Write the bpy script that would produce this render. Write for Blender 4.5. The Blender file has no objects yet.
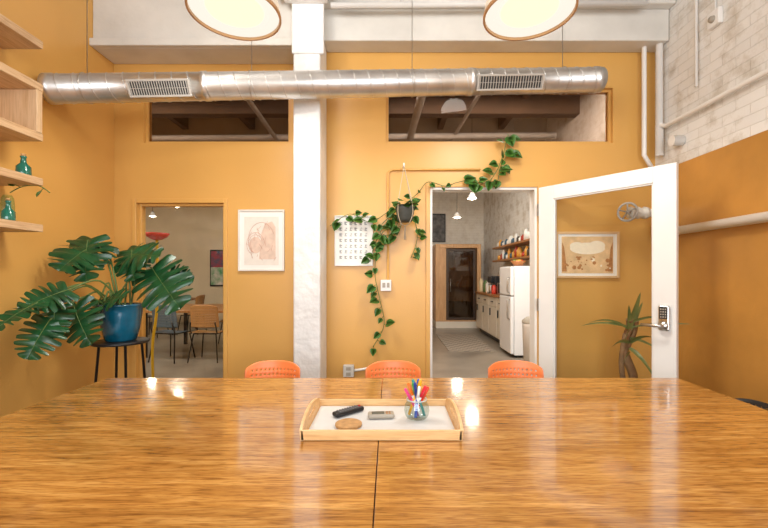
import bpy, bmesh, math, random
from mathutils import Vector, Matrix
random.seed(7)
S=bpy.context.scene
COL=S.collection
# ------------------------------------------------ materials
def lin(c):
    o=[]
    for v in c[:3]:
        v=v/255.0
        o.append(v/12.92 if v<=0.04045 else ((v+0.055)/1.055)**2.4)
    return (o[0],o[1],o[2],1)
def M(name,c,rough=0.5,metal=0.0,var=0.12,scale=6.0,bump=0.0,bscale=40.0,coat=0.0,emit=None,estr=0,stretch=(1,1,1),spec=0.5,c2=None,detail=4):
    m=bpy.data.materials.new(name); m.use_nodes=True
    nt=m.node_tree; N=nt.nodes; L=nt.links
    b=N['Principled BSDF']
    b.inputs['Roughness'].default_value=rough
    b.inputs['Metallic'].default_value=metal
    b.inputs['Coat Weight'].default_value=coat
    b.inputs['Coat Roughness'].default_value=0.08
    b.inputs['Specular IOR Level'].default_value=spec
    base=lin(c)
    tc=N.new('ShaderNodeTexCoord'); mp=N.new('ShaderNodeMapping')
    mp.inputs['Scale'].default_value=stretch
    L.new(tc.outputs['Object'],mp.inputs['Vector'])
    n=N.new('ShaderNodeTexNoise'); n.inputs['Scale'].default_value=scale; n.inputs['Detail'].default_value=detail
    L.new(mp.outputs['Vector'],n.inputs['Vector'])
    r=N.new('ShaderNodeValToRGB')
    r.color_ramp.elements[0].position=0.3; r.color_ramp.elements[1].position=0.7
    d=lin(c2) if c2 else tuple(v*(1-var) for v in base[:3])+(1,)
    r.color_ramp.elements[0].color=d; r.color_ramp.elements[1].color=base
    L.new(n.outputs['Fac'],r.inputs['Fac']); L.new(r.outputs['Color'],b.inputs['Base Color'])
    if bump>0:
        n2=N.new('ShaderNodeTexNoise'); n2.inputs['Scale'].default_value=bscale; n2.inputs['Detail'].default_value=5
        L.new(mp.outputs['Vector'],n2.inputs['Vector'])
        bp=N.new('ShaderNodeBump'); bp.inputs['Strength'].default_value=bump; bp.inputs['Distance'].default_value=0.02
        L.new(n2.outputs['Fac'],bp.inputs['Height']); L.new(bp.outputs['Normal'],b.inputs['Normal'])
    if emit:
        b.inputs['Emission Color'].default_value=lin(emit); b.inputs['Emission Strength'].default_value=estr
    return m
def glass_mat(name,tint=(255,255,255),k=0.035,rough=0.0,g=0.7):
    m=bpy.data.materials.new(name); m.use_nodes=True
    nt=m.node_tree; N=nt.nodes; L=nt.links; N.clear()
    o=N.new('ShaderNodeOutputMaterial'); mx=N.new('ShaderNodeMixShader'); t=N.new('ShaderNodeBsdfTransparent'); gl=N.new('ShaderNodeBsdfGlossy')
    f=N.new('ShaderNodeLayerWeight'); f.inputs['Blend'].default_value=0.5
    p=N.new('ShaderNodeMath'); p.operation='POWER'; p.inputs[1].default_value=5
    q=N.new('ShaderNodeMath'); q.operation='MULTIPLY_ADD'; q.inputs[1].default_value=g; q.inputs[2].default_value=k
    t.inputs['Color'].default_value=lin(tint); gl.inputs['Roughness'].default_value=rough
    L.new(f.outputs['Facing'],p.inputs[0]); L.new(p.outputs[0],q.inputs[0])
    L.new(q.outputs[0],mx.inputs[0]); L.new(t.outputs[0],mx.inputs[1]); L.new(gl.outputs[0],mx.inputs[2]); L.new(mx.outputs[0],o.inputs[0])
    return m
def wood(name,c1,c2,c3,scale=(1.2,22,22),rough=0.4,coat=0.0,bump=0.05,var=2.5,pores=0.8,pscale=None,dist=0.6,planks=False):
    m=bpy.data.materials.new(name); m.use_nodes=True
    nt=m.node_tree; N=nt.nodes; L=nt.links; b=N['Principled BSDF']
    tc=N.new('ShaderNodeTexCoord'); mp=N.new('ShaderNodeMapping'); mp.inputs['Scale'].default_value=scale
    L.new(tc.outputs['Object'],mp.inputs['Vector'])
    n=N.new('ShaderNodeTexNoise'); n.inputs['Scale'].default_value=var; n.inputs['Detail'].default_value=8; n.inputs['Roughness'].default_value=0.65; n.inputs['Distortion'].default_value=dist
    L.new(mp.outputs['Vector'],n.inputs['Vector'])
    r=N.new('ShaderNodeValToRGB'); e=r.color_ramp.elements
    e[0].position=0.30; e[0].color=lin(c1); e[1].position=0.68; e[1].color=lin(c3)
    k=e.new(0.48); k.color=lin(c2)
    L.new(n.outputs['Fac'],r.inputs['Fac'])
    mp2=N.new('ShaderNodeMapping'); mp2.inputs['Scale'].default_value=pscale or tuple(v*(3.2 if v>5 else 2.6) for v in scale)
    L.new(tc.outputs['Object'],mp2.inputs['Vector'])
    n2=N.new('ShaderNodeTexNoise'); n2.inputs['Scale'].default_value=4; n2.inputs['Detail'].default_value=3
    L.new(mp2.outputs['Vector'],n2.inputs['Vector'])
    r2=N.new('ShaderNodeValToRGB'); r2.color_ramp.elements[0].position=0.36; r2.color_ramp.elements[1].position=0.5
    r2.color_ramp.elements[0].color=(0.55,0.45,0.36,1); r2.color_ramp.elements[1].color=(1,1,1,1)
    L.new(n2.outputs['Fac'],r2.inputs['Fac'])
    mx=N.new('ShaderNodeMix'); mx.data_type='RGBA'; mx.blend_type='MULTIPLY'; mx.inputs['Factor'].default_value=pores
    L.new(r.outputs['Color'],mx.inputs[6]); L.new(r2.outputs['Color'],mx.inputs[7]); last=mx.outputs[2]
    if planks:
        br=N.new('ShaderNodeTexBrick'); br.inputs['Scale'].default_value=1; br.inputs['Brick Width'].default_value=2.4; br.inputs['Row Height'].default_value=0.135
        br.inputs['Mortar Size'].default_value=0.0; br.inputs['Color1'].default_value=(1,1,1,1); br.inputs['Color2'].default_value=(0.76,0.73,0.69,1); br.inputs['Bias'].default_value=0.0
        L.new(tc.outputs['Object'],br.inputs['Vector'])
        m3=N.new('ShaderNodeMix'); m3.data_type='RGBA'; m3.blend_type='MULTIPLY'; m3.inputs['Factor'].default_value=0.8
        L.new(last,m3.inputs[6]); L.new(br.outputs['Color'],m3.inputs[7]); last=m3.outputs[2]
    L.new(last,b.inputs['Base Color'])
    b.inputs['Roughness'].default_value=rough; b.inputs['Coat Weight'].default_value=coat; b.inputs['Coat Roughness'].default_value=0.06
    if bump:
        bp=N.new('ShaderNodeBump'); bp.inputs['Strength'].default_value=bump; bp.inputs['Distance'].default_value=0.003
        L.new(n2.outputs['Fac'],bp.inputs['Height']); L.new(bp.outputs['Normal'],b.inputs['Normal'])
        if coat:
            b2=N.new('ShaderNodeBump'); b2.inputs['Strength'].default_value=0.035; b2.inputs['Distance'].default_value=0.003
            L.new(n.outputs['Fac'],b2.inputs['Height']); L.new(b2.outputs['Normal'],b.inputs['Coat Normal'])
    return m
def emis(name,c,s):
    m=bpy.data.materials.new(name); m.use_nodes=True
    b=m.node_tree.nodes['Principled BSDF']; b.inputs['Base Color'].default_value=(0.02,0.02,0.02,1); b.inputs['Roughness'].default_value=0.8
    b.inputs['Emission Color'].default_value=lin(c); b.inputs['Emission Strength'].default_value=s
    return m
def brick_mat(name,c,mortar,rough=0.7,yz=True,dirt=0.8):
    m=bpy.data.materials.new(name); m.use_nodes=True
    nt=m.node_tree; N=nt.nodes; L=nt.links; b=N['Principled BSDF']
    tc=N.new('ShaderNodeTexCoord')
    sp=N.new('ShaderNodeSeparateXYZ'); cb=N.new('ShaderNodeCombineXYZ')
    L.new(tc.outputs['Object'],sp.inputs[0]); L.new(sp.outputs['Y' if yz else 'X'],cb.inputs['X']); L.new(sp.outputs['Z'],cb.inputs['Y'])
    br=N.new('ShaderNodeTexBrick'); br.inputs['Scale'].default_value=1; br.inputs['Brick Width'].default_value=0.21; br.inputs['Row Height'].default_value=0.07
    br.inputs['Mortar Size'].default_value=0.005; br.inputs['Mortar Smooth'].default_value=1.0
    br.inputs['Color1'].default_value=lin(c); br.inputs['Color2'].default_value=tuple(v*0.95 for v in lin(c)[:3])+(1,); br.inputs['Mortar'].default_value=lin(mortar)
    n=N.new('ShaderNodeTexNoise'); n.inputs['Scale'].default_value=5; n.inputs['Detail'].default_value=9; n.inputs['Roughness'].default_value=0.65; L.new(tc.outputs['Object'],n.inputs['Vector'])
    L.new(cb.outputs[0],br.inputs['Vector'])
    r=N.new('ShaderNodeValToRGB'); r.color_ramp.elements[0].position=0.36; r.color_ramp.elements[0].color=(0.66,0.60,0.52,1); r.color_ramp.elements[1].position=0.52; r.color_ramp.elements[1].color=(1,1,1,1)
    L.new(n.outputs['Fac'],r.inputs['Fac'])
    mx=N.new('ShaderNodeMix'); mx.data_type='RGBA'; mx.blend_type='MULTIPLY'; mx.inputs['Factor'].default_value=dirt
    L.new(br.outputs['Color'],mx.inputs[6]); L.new(r.outputs['Color'],mx.inputs[7]); L.new(mx.outputs[2],b.inputs['Base Color'])
    bp=N.new('ShaderNodeBump'); bp.inputs['Strength'].default_value=0.5; bp.inputs['Distance'].default_value=0.012
    s2=N.new('ShaderNodeMath'); s2.operation='MULTIPLY'; s2.inputs[1].default_value=0.45; L.new(br.outputs['Fac'],s2.inputs[0])
    ad=N.new('ShaderNodeMath'); ad.operation='SUBTRACT'; L.new(n.outputs['Fac'],ad.inputs[0]); L.new(s2.outputs[0],ad.inputs[1])
    L.new(ad.outputs[0],bp.inputs['Height']); L.new(bp.outputs['Normal'],b.inputs['Normal'])
    b.inputs['Roughness'].default_value=rough
    return m

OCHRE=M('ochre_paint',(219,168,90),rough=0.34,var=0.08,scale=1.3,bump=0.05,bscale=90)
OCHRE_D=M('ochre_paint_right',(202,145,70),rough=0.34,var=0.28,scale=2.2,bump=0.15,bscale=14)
WHITE=M('white_paint',(236,235,232),rough=0.42,var=0.06,scale=4)
WHITE_OLD=M('aged_white_paint',(236,236,235),rough=0.5,var=0.16,scale=6,bump=0.6,bscale=14)
BEAM=M('beam_white',(226,223,216),rough=0.6,var=0.2,scale=2.5,bump=0.3,bscale=10)
BRICK=brick_mat('white_brick',(232,231,228),(216,214,209))
BRICKX=brick_mat('white_brick_far',(234,231,222),(218,214,205),yz=False,dirt=0.4)
WARMW=M('warm_white_wall',(232,214,182),rough=0.6,var=0.12,scale=2)
CONC=M('concrete_floor',(150,140,126),rough=0.3,var=0.3,scale=2,c2=(118,108,96))
CEIL=M('ceiling_boards',(186,168,150),rough=0.7,var=0.25,scale=3,stretch=(0.4,8,1))
BEAMBR=M('beam_brown',(116,94,76),rough=0.7,var=0.3,scale=3)
TABLEW=wood('oak_table_top',(146,90,34),(192,134,62),(224,172,98),scale=(1.5,17,17),rough=0.2,coat=0.7,bump=0.04,var=2.8,pores=0.85,pscale=(4.5,48,48),dist=0.7,planks=True)
OAK=wood('pale_oak',(190,150,108),(206,172,132),(220,190,150),scale=(20,1.2,20),rough=0.5,pores=0.4)
OAKV=wood('pale_oak_vertical',(196,160,118),(210,176,136),(218,188,150),scale=(14,14,0.8),rough=0.5,pores=0.3)
BIRCH=wood('birch_tray',(214,166,106),(228,184,126),(236,198,144),scale=(1.2,14,14),rough=0.45,pores=0.3)
BROWNW=wood('brown_wood',(130,84,44),(166,112,62),(190,138,84),scale=(14,14,1),rough=0.4)
BOOTHW=wood('booth_wood',(186,140,94),(208,164,116),(220,180,134),scale=(14,14,1),rough=0.45,pores=0.3)
STEEL=M('galvanised_steel',(222,221,219),rough=0.36,metal=0.86,var=0.25,scale=7)
CHROME=M('brushed_steel',(206,204,200),rough=0.28,metal=1,var=0.1,scale=20)
REG=M('register_paint',(200,198,192),rough=0.4,metal=0.3,var=0.05)
DARK=M('dark_metal',(26,26,28),rough=0.45,var=0.3)
SLOT=M('grille_dark',(52,50,48),rough=0.6)
ORANGE=M('orange_plastic',(250,136,74),rough=0.4,var=0.05)
TEAL=M('teal_glaze',(14,104,136),rough=0.18,var=0.35,scale=14,coat=0.5)
LEAF=M('leaf_green',(32,84,46),rough=0.28,var=0.5,scale=12)
LEAF2=M('pothos_green',(70,118,44),rough=0.35,var=0.5,scale=22)
STEM=M('stem_green',(96,118,58),rough=0.5)
BARK=M('bark',(150,116,82),rough=0.8,var=0.4,scale=20,bump=0.5)
SOIL=M('soil',(48,36,28),rough=0.95,bump=0.6)
GLASS=glass_mat('pane_glass',(250,251,250),k=0.02,g=0.5)
GLASSC=glass_mat('clerestory_glass',(206,194,184),k=0.01)
BOTTLE=M('green_glass',(26,110,92),rough=0.08,coat=0.6,var=0.2)
PAPER=M('paper',(240,238,232),rough=0.7,var=0.03)
CORK=M('cork',(204,158,104),rough=0.85,var=0.3,scale=60)
BLACKP=M('black_plastic',(28,27,28),rough=0.4)
GREYP=M('grey_plastic',(168,160,146),rough=0.4)
ROPE=M('rope',(206,190,160),rough=0.9)
GLOW=emis('diffuser_glow',(255,247,232),1.0)
GLOWC=emis('bulb_glow',(255,238,184),1.5)
BULB=emis('small_bulb',(255,230,186),14)
# ------------------------------------------------ mesh helpers
def obj(name,bm,mats,smooth=False):
    me=bpy.data.meshes.new(name); bm.normal_update(); bm.to_mesh(me); bm.free()
    o=bpy.data.objects.new(name,me); COL.objects.link(o)
    if not isinstance(mats,(list,tuple)): mats=[mats]
    for m in mats: me.materials.append(m)
    if smooth:
        for p in me.polygons: p.use_smooth=True
    return o
def addbox(bm,x0,x1,y0,y1,z0,z1,mi=0):
    v=[bm.verts.new(p) for p in ((x0,y0,z0),(x1,y0,z0),(x1,y1,z0),(x0,y1,z0),(x0,y0,z1),(x1,y0,z1),(x1,y1,z1),(x0,y1,z1))]
    for f in ((3,2,1,0),(4,5,6,7),(0,1,5,4),(1,2,6,5),(2,3,7,6),(3,0,4,7)):
        fc=bm.faces.new([v[i] for i in f]); fc.material_index=mi
def bev(o,w,seg=2):
    if w>0:
        b=o.modifiers.new('bevel','BEVEL'); b.width=w; b.segments=seg; b.limit_method='ANGLE'
    return o
def box(name,x0,x1,y0,y1,z0,z1,mat,bevel=0):
    bm=bmesh.new(); addbox(bm,x0,x1,y0,y1,z0,z1); return bev(obj(name,bm,mat),bevel)
def boxes(name,lst,mat,bevel=0):
    bm=bmesh.new()
    for l in lst: addbox(bm,*l)
    return bev(obj(name,bm,mat),bevel)
def addtube(bm,pts,r,n=10,mi=0,cap=True):
    pts=[Vector(p) for p in pts]; m=len(pts)
    rs=r if isinstance(r,(list,tuple)) else [r]*m
    T=[]
    for i in range(m):
        a=pts[max(i-1,0)]; b=pts[min(i+1,m-1)]; T.append((b-a).normalized())
    up=Vector((0,0,1)) if abs(T[0].z)<0.9 else Vector((1,0,0))
    u=T[0].cross(up).normalized(); rings=[]
    for i in range(m):
        u=(u-T[i]*u.dot(T[i])).normalized(); w=T[i].cross(u)
        rings.append([bm.verts.new(pts[i]+(u*math.cos(2*math.pi*k/n)+w*math.sin(2*math.pi*k/n))*rs[i]) for k in range(n)])
    for i in range(m-1):
        for k in range(n):
            f=bm.faces.new((rings[i][k],rings[i][(k+1)%n],rings[i+1][(k+1)%n],rings[i+1][k])); f.material_index=mi; f.smooth=True
    if cap:
        for rg in (rings[0],rings[-1]):
            f=bm.faces.new(rg); f.material_index=mi
def tube(name,pts,r,mat,n=10):
    bm=bmesh.new(); addtube(bm,pts,r,n); bmesh.ops.recalc_face_normals(bm,faces=bm.faces); return obj(name,bm,mat)
def smooth(pts,k=6):
    pts=[Vector(p) for p in pts]; o=[]
    P=[pts[0]]+pts+[pts[-1]]
    for i in range(1,len(P)-2):
        for j in range(k):
            t=j/k; a,b,c,d=P[i-1],P[i],P[i+1],P[i+2]
            o.append(0.5*((2*b)+(c-a)*t+(2*a-5*b+4*c-d)*t*t+(3*b-a-3*c+d)*t**3))
    o.append(pts[-1]); return o
def _ax(c,a,b,z,axis):
    if axis=='z': return (c[0]+a,c[1]+b,c[2]+z)
    if axis=='y': return (c[0]+a,c[1]+z,c[2]+b)
    return (c[0]+z,c[1]+a,c[2]+b)
def addlathe(bm,prof,c,n=32,mi=0,axis='z'):
    rings=[]
    for r,z in prof:
        if r<1e-5:
            rings.append([bm.verts.new(_ax(c,0,0,z,axis))])
        else:
            rings.append([bm.verts.new(_ax(c,r*math.cos(2*math.pi*k/n),r*math.sin(2*math.pi*k/n),z,axis)) for k in range(n)])
    for a,b in zip(rings,rings[1:]):
        for k in range(n):
            if len(a)==1 and len(b)==1: continue
            if len(a)==1: f=bm.faces.new((a[0],b[(k+1)%n],b[k]))
            elif len(b)==1: f=bm.faces.new((a[k],a[(k+1)%n],b[0]))
            else: f=bm.faces.new((a[k],a[(k+1)%n],b[(k+1)%n],b[k]))
            f.material_index=mi; f.smooth=True
def lathe(name,prof,c,mat,n=32,axis='z'):
    bm=bmesh.new(); addlathe(bm,prof,c,n,0,axis); bmesh.ops.recalc_face_normals(bm,faces=bm.faces); return obj(name,bm,mat)
def group(name,parts,loc=(0,0,0),mat=None,local=False):
    e=bpy.data.objects.new(name,None); e.empty_display_size=0.1; COL.objects.link(e)
    mw=mat if mat is not None else Matrix.Translation(loc)
    e.matrix_world=mw
    for p in parts:
        p.parent=e
        if not local: p.matrix_parent_inverse=mw.inverted()
    return e
F=400.0; EYE=1.3; YB=3.42
def at(u,v,Y):   # image pixel (u,v) placed at an estimated depth Y -> metres
    return Vector(((u-389)/F*Y,Y,EYE-(v-275)/F*Y))
# ------------------------------------------------ room shell
XL,XR=-2.35,2.27
def wall_cells(bm,xs,zs,holes,y0,y1,mi=0):
    for a,b in zip(xs,xs[1:]):
        for c,d in zip(zs,zs[1:]):
            mx,mz=(a+b)/2,(c+d)/2
            if any(h[0]<mx<h[1] and h[2]<mz<h[3] for h in holes): continue
            addbox(bm,a,b,y0,y1,c,d,mi)
H_W=( -2.154,-1.41,0.12,1.915); H_CL=(-2.10,-0.846,2.43,2.90); H_CR=(-0.026,1.915,2.43,2.90); H_D=(0.35,1.265,0.0,2.05)
bm=bmesh.new()
holes=[H_W,H_CL,H_CR,H_D]
xs=sorted(set([XL-0.1,XR+0.1]+[h[i] for h in holes for i in (0,1)])); zs=sorted(set([0,3.9]+[h[i] for h in holes for i in (2,3)]))
wall_cells(bm,xs,zs,holes,YB,YB+0.12)
bmesh.ops.remove_doubles(bm,verts=bm.verts,dist=0.0001)
obj('wall_back',bm,OCHRE)
box('wall_left',XL-0.1,XL,-2.6,YB,0,3.9,OCHRE)
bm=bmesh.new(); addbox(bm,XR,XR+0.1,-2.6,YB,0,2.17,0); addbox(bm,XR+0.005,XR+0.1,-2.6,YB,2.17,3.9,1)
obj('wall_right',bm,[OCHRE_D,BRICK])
bm=bmesh.new(); hf=[(-1.9,-0.15,0.9,3.1),(0.15,1.9,0.9,3.1)]
wall_cells(bm,[XL-0.1,-1.9,-0.15,0.15,1.9,XR+0.1],[0,0.9,3.1,3.9],hf,-2.72,-2.6); obj('wall_front',bm,WHITE)
for i,h in enumerate(hf):  # unseen windows added behind the camera to bring light into the room
    p=[box('pane',h[0],h[1],-2.67,-2.66,h[2],h[3],GLASS)]
    fr=[(h[0],h[0]+.05,-2.69,-2.62,h[2],h[3]),(h[1]-.05,h[1],-2.69,-2.62,h[2],h[3]),(h[0],h[1],-2.69,-2.62,h[2],h[2]+.05),(h[0],h[1],-2.69,-2.62,h[3]-.05,h[3]),
        ((h[0]+h[1])/2-.02,(h[0]+h[1])/2+.02,-2.69,-2.62,h[2],h[3])]
    p.append(boxes('frame',fr,DARK)); group('window_%d'%(5+i),p,((h[0]+h[1])/2,-2.66,h[2]))
box('floor',-7.2,3.0,-2.8,11.2,-0.1,0,CONC)
box('ceiling',-7.2,3.0,-2.8,11.2,3.9,4.0,CEIL)
# rooms behind the partition
box('wall_kitchen_right',2.6,2.75,YB+0.12,11.0,0,3.9,BRICK)
box('wall_far',-0.94,2.75,11.0,11.1,0,3.9,BRICKX)
box('wall_office_far',-7.1,-0.94,11.0,11.1,0,3.9,WARMW)
box('wall_far_left',-7.1,-7.0,YB+0.12,11.0,0,3.9,WARMW)
box('wall_office_front',-7.1,XL-0.1,YB,YB+0.12,0,3.9,OCHRE)
box('wall_kitchen_front',XR+0.1,2.75,YB,YB+0.12,0,3.9,WHITE)
boxes('ceiling_joists',[(-7,2.6,y,y+0.22,3.55,3.9) for y in (4.6,6.6,8.6,10.2)],BEAM)
boxes('ceiling_beam',[(-7,2.6,5.45,5.6,3.5,3.9),(-7,2.6,7.6,7.75,3.62,3.9)]+[(x,x+.09,YB+.14,10.9,3.7,3.9) for x in (-5.6,-4.5,-3.4,-2.3,-1.2,-0.2,0.8,1.8)],BEAMBR)
bm=bmesh.new()
for (x,z,r) in ((-1.6,3.35,0.03),(0.4,3.3,0.05),(1.1,3.42,0.025)):
    addtube(bm,[(x,YB+0.2,z),(x-0.3,10.9,z)],r,10)
addtube(bm,[(-6.5,6.2,3.4),(2.5,6.0,3.4)],0.04,10)
for x in (-4,-1.5,0.4,1.9): addtube(bm,[(x,6.1,3.4),(x,6.1,3.9)],0.006,6)
obj('ceiling_pipes',bm,WHITE_OLD)
# trims
TR=0.035
def trim(name,h,bottom=True,mat=OCHRE):
    l=[(h[0]-TR,h[0],YB-0.015,YB,h[2] if not bottom else h[2]-TR,h[3]+TR),(h[1],h[1]+TR,YB-0.015,YB,h[2] if not bottom else h[2]-TR,h[3]+TR),(h[0],h[1],YB-0.015,YB,h[3],h[3]+TR)]
    if bottom: l.append((h[0],h[1],YB-0.015,YB,h[2]-TR,h[2]))
    return boxes(name,l,mat,0.003)
trim('trim_1',H_W); trim('trim_4',H_D,False)
def window(name,h,g=GLASS):
    t=0.022
    l=[(h[0],h[0]+t,YB+.03,YB+.08,h[2],h[3]),(h[1]-t,h[1],YB+.03,YB+.08,h[2],h[3]),(h[0]+t,h[1]-t,YB+.03,YB+.08,h[2],h[2]+t),(h[0]+t,h[1]-t,YB+.03,YB+.08,h[3]-t,h[3])]
    group(name,[boxes('frame',l,OCHRE,0.002),box('pane',h[0]+t,h[1]-t,YB+.05,YB+.056,h[2]+t,h[3]-t,g)],((h[0]+h[1])/2,YB+.05,h[2]))
window('window_1',H_W); window('window_2',H_CL,g=GLASSC); window('window_3',H_CR,g=GLASSC)
boxes('baseboard_back',[(XL,H_D[0]-TR,YB-0.012,YB,0,0.1),(H_D[1]+TR,XR,YB-0.012,YB,0,0.1)],OCHRE)
box('baseboard_left',XL,XL+0.012,-2.6,YB-0.012,0,0.1,OCHRE)
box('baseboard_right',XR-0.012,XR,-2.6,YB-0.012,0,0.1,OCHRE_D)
boxes('ceiling_girder',[(XL,-0.74,3.17,YB,3.10,3.9),(XL,-0.74,3.13,3.17,3.10,3.16),(-0.53,XR,3.24,YB,3.2,3.9),(-0.53,XR,3.16,3.24,3.45,3.52)],BEAM,0.008)
boxes('ceiling_beam_white',[(-0.86,-0.42,-2.6,3.07,3.42,3.9),(-0.80,-0.47,-2.6,3.07,3.38,3.42)],WHITE_OLD,0.01)
boxes('ceiling_rafters',[(XL,XR,y,y+0.14,3.62,3.9) for y in (-1.8,-0.8,0.2,1.2,2.2)],BEAM)
bm=bmesh.new(); addtube(bm,[(-0.45,3.1,3.39),(2.0,3.1,3.41)],0.022,10); addtube(bm,[(0.85,3.05,3.36),(0.85,3.05,3.9)],0.012,8)
for x in (0.1,1.4): addtube(bm,[(x,3.1,3.4),(x,3.1,3.9)],0.006,6)
obj('sprinkler_pipe',bm,WHITE)
bm=bmesh.new()
addbox(bm,-0.738,-0.53,3.08,3.40,0,3.9); addbox(bm,-0.75,-0.50,3.07,3.10,3.0,3.9)
col=obj('column',bm,WHITE_OLD); bev(col,0.012,2)

# ------------------------------------------------ ventilation duct
A=Vector((-2.30,2.70,2.555)); B=Vector((1.69,3.2,2.86)); Ld=(B-A).length
ex=(B-A).normalized(); ez=Vector((0,0,1)); ez=(ez-ex*ez.dot(ex)).normalized(); ey=ez.cross(ex)
MW=Matrix((( ex.x,ey.x,ez.x,A.x),(ex.y,ey.y,ez.y,A.y),(ex.z,ey.z,ez.z,A.z),(0,0,0,1)))
R=0.094
prof=[(0,0),(R+0.005,0),(R+0.005,0.05),(R,0.052)]
for c in (1.02,2.95,Ld-0.05):
    prof+= [(R,c-0.02),(R+0.005,c-0.018),(R+0.005,c+0.018),(R,c+0.02)]
prof+=[(R,Ld),(R*0.9,Ld),(0,Ld-0.005)]
parts=[lathe('pipe_shell',prof,(0,0,0),STEEL,36,'x')]
sp=[]; turns=int(Ld/0.105)
for i in range(turns*20+1):
    a=2*math.pi*i/20; x=0.05+(Ld-0.1)*i/(turns*20); sp.append((x,(R+0.001)*math.cos(a),(R+0.001)*math.sin(a)))
parts.append(tube('spiral_seam',sp,0.0034,STEEL,5))
RX=Matrix.Rotation(math.radians(28),4,'X')
for gi,(t0,t1) in enumerate(((0.134,0.233),(0.738,0.868))):
    x0,x1=Ld*t0,Ld*t1; h=0.056; yf=-R-0.012; gp=[]
    fr=[(x0,x1,yf,yf+0.04,-h,-h+0.014),(x0,x1,yf,yf+0.04,h-0.014,h),(x0,x0+0.014,yf,yf+0.04,-h+.014,h-.014),(x1-0.014,x1,yf,yf+0.04,-h+.014,h-.014)]
    gp.append(boxes('register_frame_%d'%gi,fr,REG,0.002))
    gp.append(box('register_back_%d'%gi,x0+.01,x1-.01,yf+0.006,yf+0.011,-h+.01,h-.01,SLOT))
    n=24; sl=[]
    for k in range(n):
        xx=x0+0.02+(x1-x0-0.04)*k/(n-1); sl.append((xx-0.0022,xx+0.0022,yf-0.001,yf+0.006,-h+.014,h-.014))
    sl+=[(x0+.014,x1-.014,yf+0.001,yf+0.006,z-0.0015,z+0.0015) for z in (0,)]
    gp.append(boxes('register_louvers_%d'%gi,sl,REG))
    for q in gp: q.data.transform(RX)
    parts+=gp
duct=group('ventilation_duct',parts,mat=MW,local=True)
bm=bmesh.new()
for t in (0.06,0.33,0.62,0.92):
    c=A.lerp(B,t)
    addtube(bm,[(c.x,c.y,c.z+R+0.004),(c.x,c.y,3.9)],0.0025,6)
    ring=[c+ey*math.cos(a)*(R+0.004)+ez*math.sin(a)*(R+0.004) for a in [2*math.pi*k/24 for k in range(25)]]
    addtube(bm,ring,0.003,6,cap=False)
hg=obj('hanger_wires',bm,CHROME); hg.parent=duct; hg.matrix_parent_inverse=MW.inverted()

# ------------------------------------------------ pendant lamps
SHADE=M('shade_enamel',(240,234,222),rough=0.4,emit=(255,236,205),estr=0.2); RIM=M('rim_wood',(206,160,112),rough=0.4)
def pendant(u,name='pendant_lamp'):
    Y=2.2; c=((u-389)/F*Y,Y,2.735)
    p=[lathe('shade',[(0.03,0.26),(0.06,0.25),(0.13,0.22),(0.20,0.15),(0.235,0.07),(0.244,0.0),(0.238,0.0),(0.226,0.07),(0.188,0.14),(0.12,0.208),(0.03,0.24)],c,SHADE,40)]
    p.append(lathe('rim',[(0.236,-0.004),(0.247,-0.004),(0.247,0.012),(0.236,0.012),(0.236,-0.004)],c,RIM,40))
    p.append(lathe('diffuser',[(0.0,0.03),(0.150,0.03),(0.234,0.012),(0.234,0.02),(0,0.036)],c,GLOW,40))
    p.append(lathe('bulb_cover',[(0,0.005),(0.10,0.008),(0.15,0.018),(0.155,0.03)],c,GLOWC,32))
    p.append(tube('cord',[(c[0],c[1],c[2]+0.25),(c[0],c[1],3.86)],0.005,DARK,6))
    p.append(lathe('canopy',[(0,0),(0.05,0),(0.05,-0.03),(0,-0.04)],(c[0],c[1],3.9),WHITE,20))
    group(name,p,c)
    l=bpy.data.lights.new('pendant_light','AREA'); l.shape='DISK'; l.size=0.42; l.energy=22; l.color=(1,0.95,0.86)
    o=bpy.data.objects.new('pendant_light',l); o.location=(c[0],c[1],c[2]-0.03); COL.objects.link(o)
    l=bpy.data.lights.new('pendant_uplight','POINT'); l.shadow_soft_size=0.15; l.energy=20; l.color=(1,0.96,0.89)  # added fill lamp floating above the opaque shade, brightens the ceiling
    o=bpy.data.objects.new('pendant_uplight',l); o.location=(c[0],c[1],c[2]+0.5); COL.objects.link(o)
pendant(235); pendant(529)

# ------------------------------------------------ conference table
TY0,TY1,TX0,TX1,TZ=0.30,2.14,-1.505,1.54,0.75
SX=-0.035
parts=[box('top_half_1',TX0,SX-0.0012,TY0,TY1,TZ-0.035,TZ,TABLEW,0.002),box('top_half_2',SX+0.0012,TX1,TY0,TY1,TZ-0.035,TZ,TABLEW,0.002)]
parts.append(boxes('apron',[(TX0+.12,TX1-.12,TY1-.14,TY1-.11,TZ-.115,TZ-.035),(TX0+.12,TX1-.12,TY0+.11,TY0+.14,TZ-.115,TZ-.035),(TX0+.12,TX0+.15,TY0+.14,TY1-.14,TZ-.115,TZ-.035),(TX1-.15,TX1-.12,TY0+.14,TY1-.14,TZ-.115,TZ-.035),(SX-.03,SX+.03,TY0+.14,TY1-.14,TZ-.115,TZ-.035)],DARK))
k=0
for x in (TX0+.12,SX-.03,TX1-.18):
    for y in (TY0+.11,TY1-.17):
        k+=1; parts.append(box('leg_%d'%k,x,x+.06,y,y+.06,0,TZ-.115,DARK,0.004))
group('conference_table',parts,(0,1.2,0))

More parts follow.
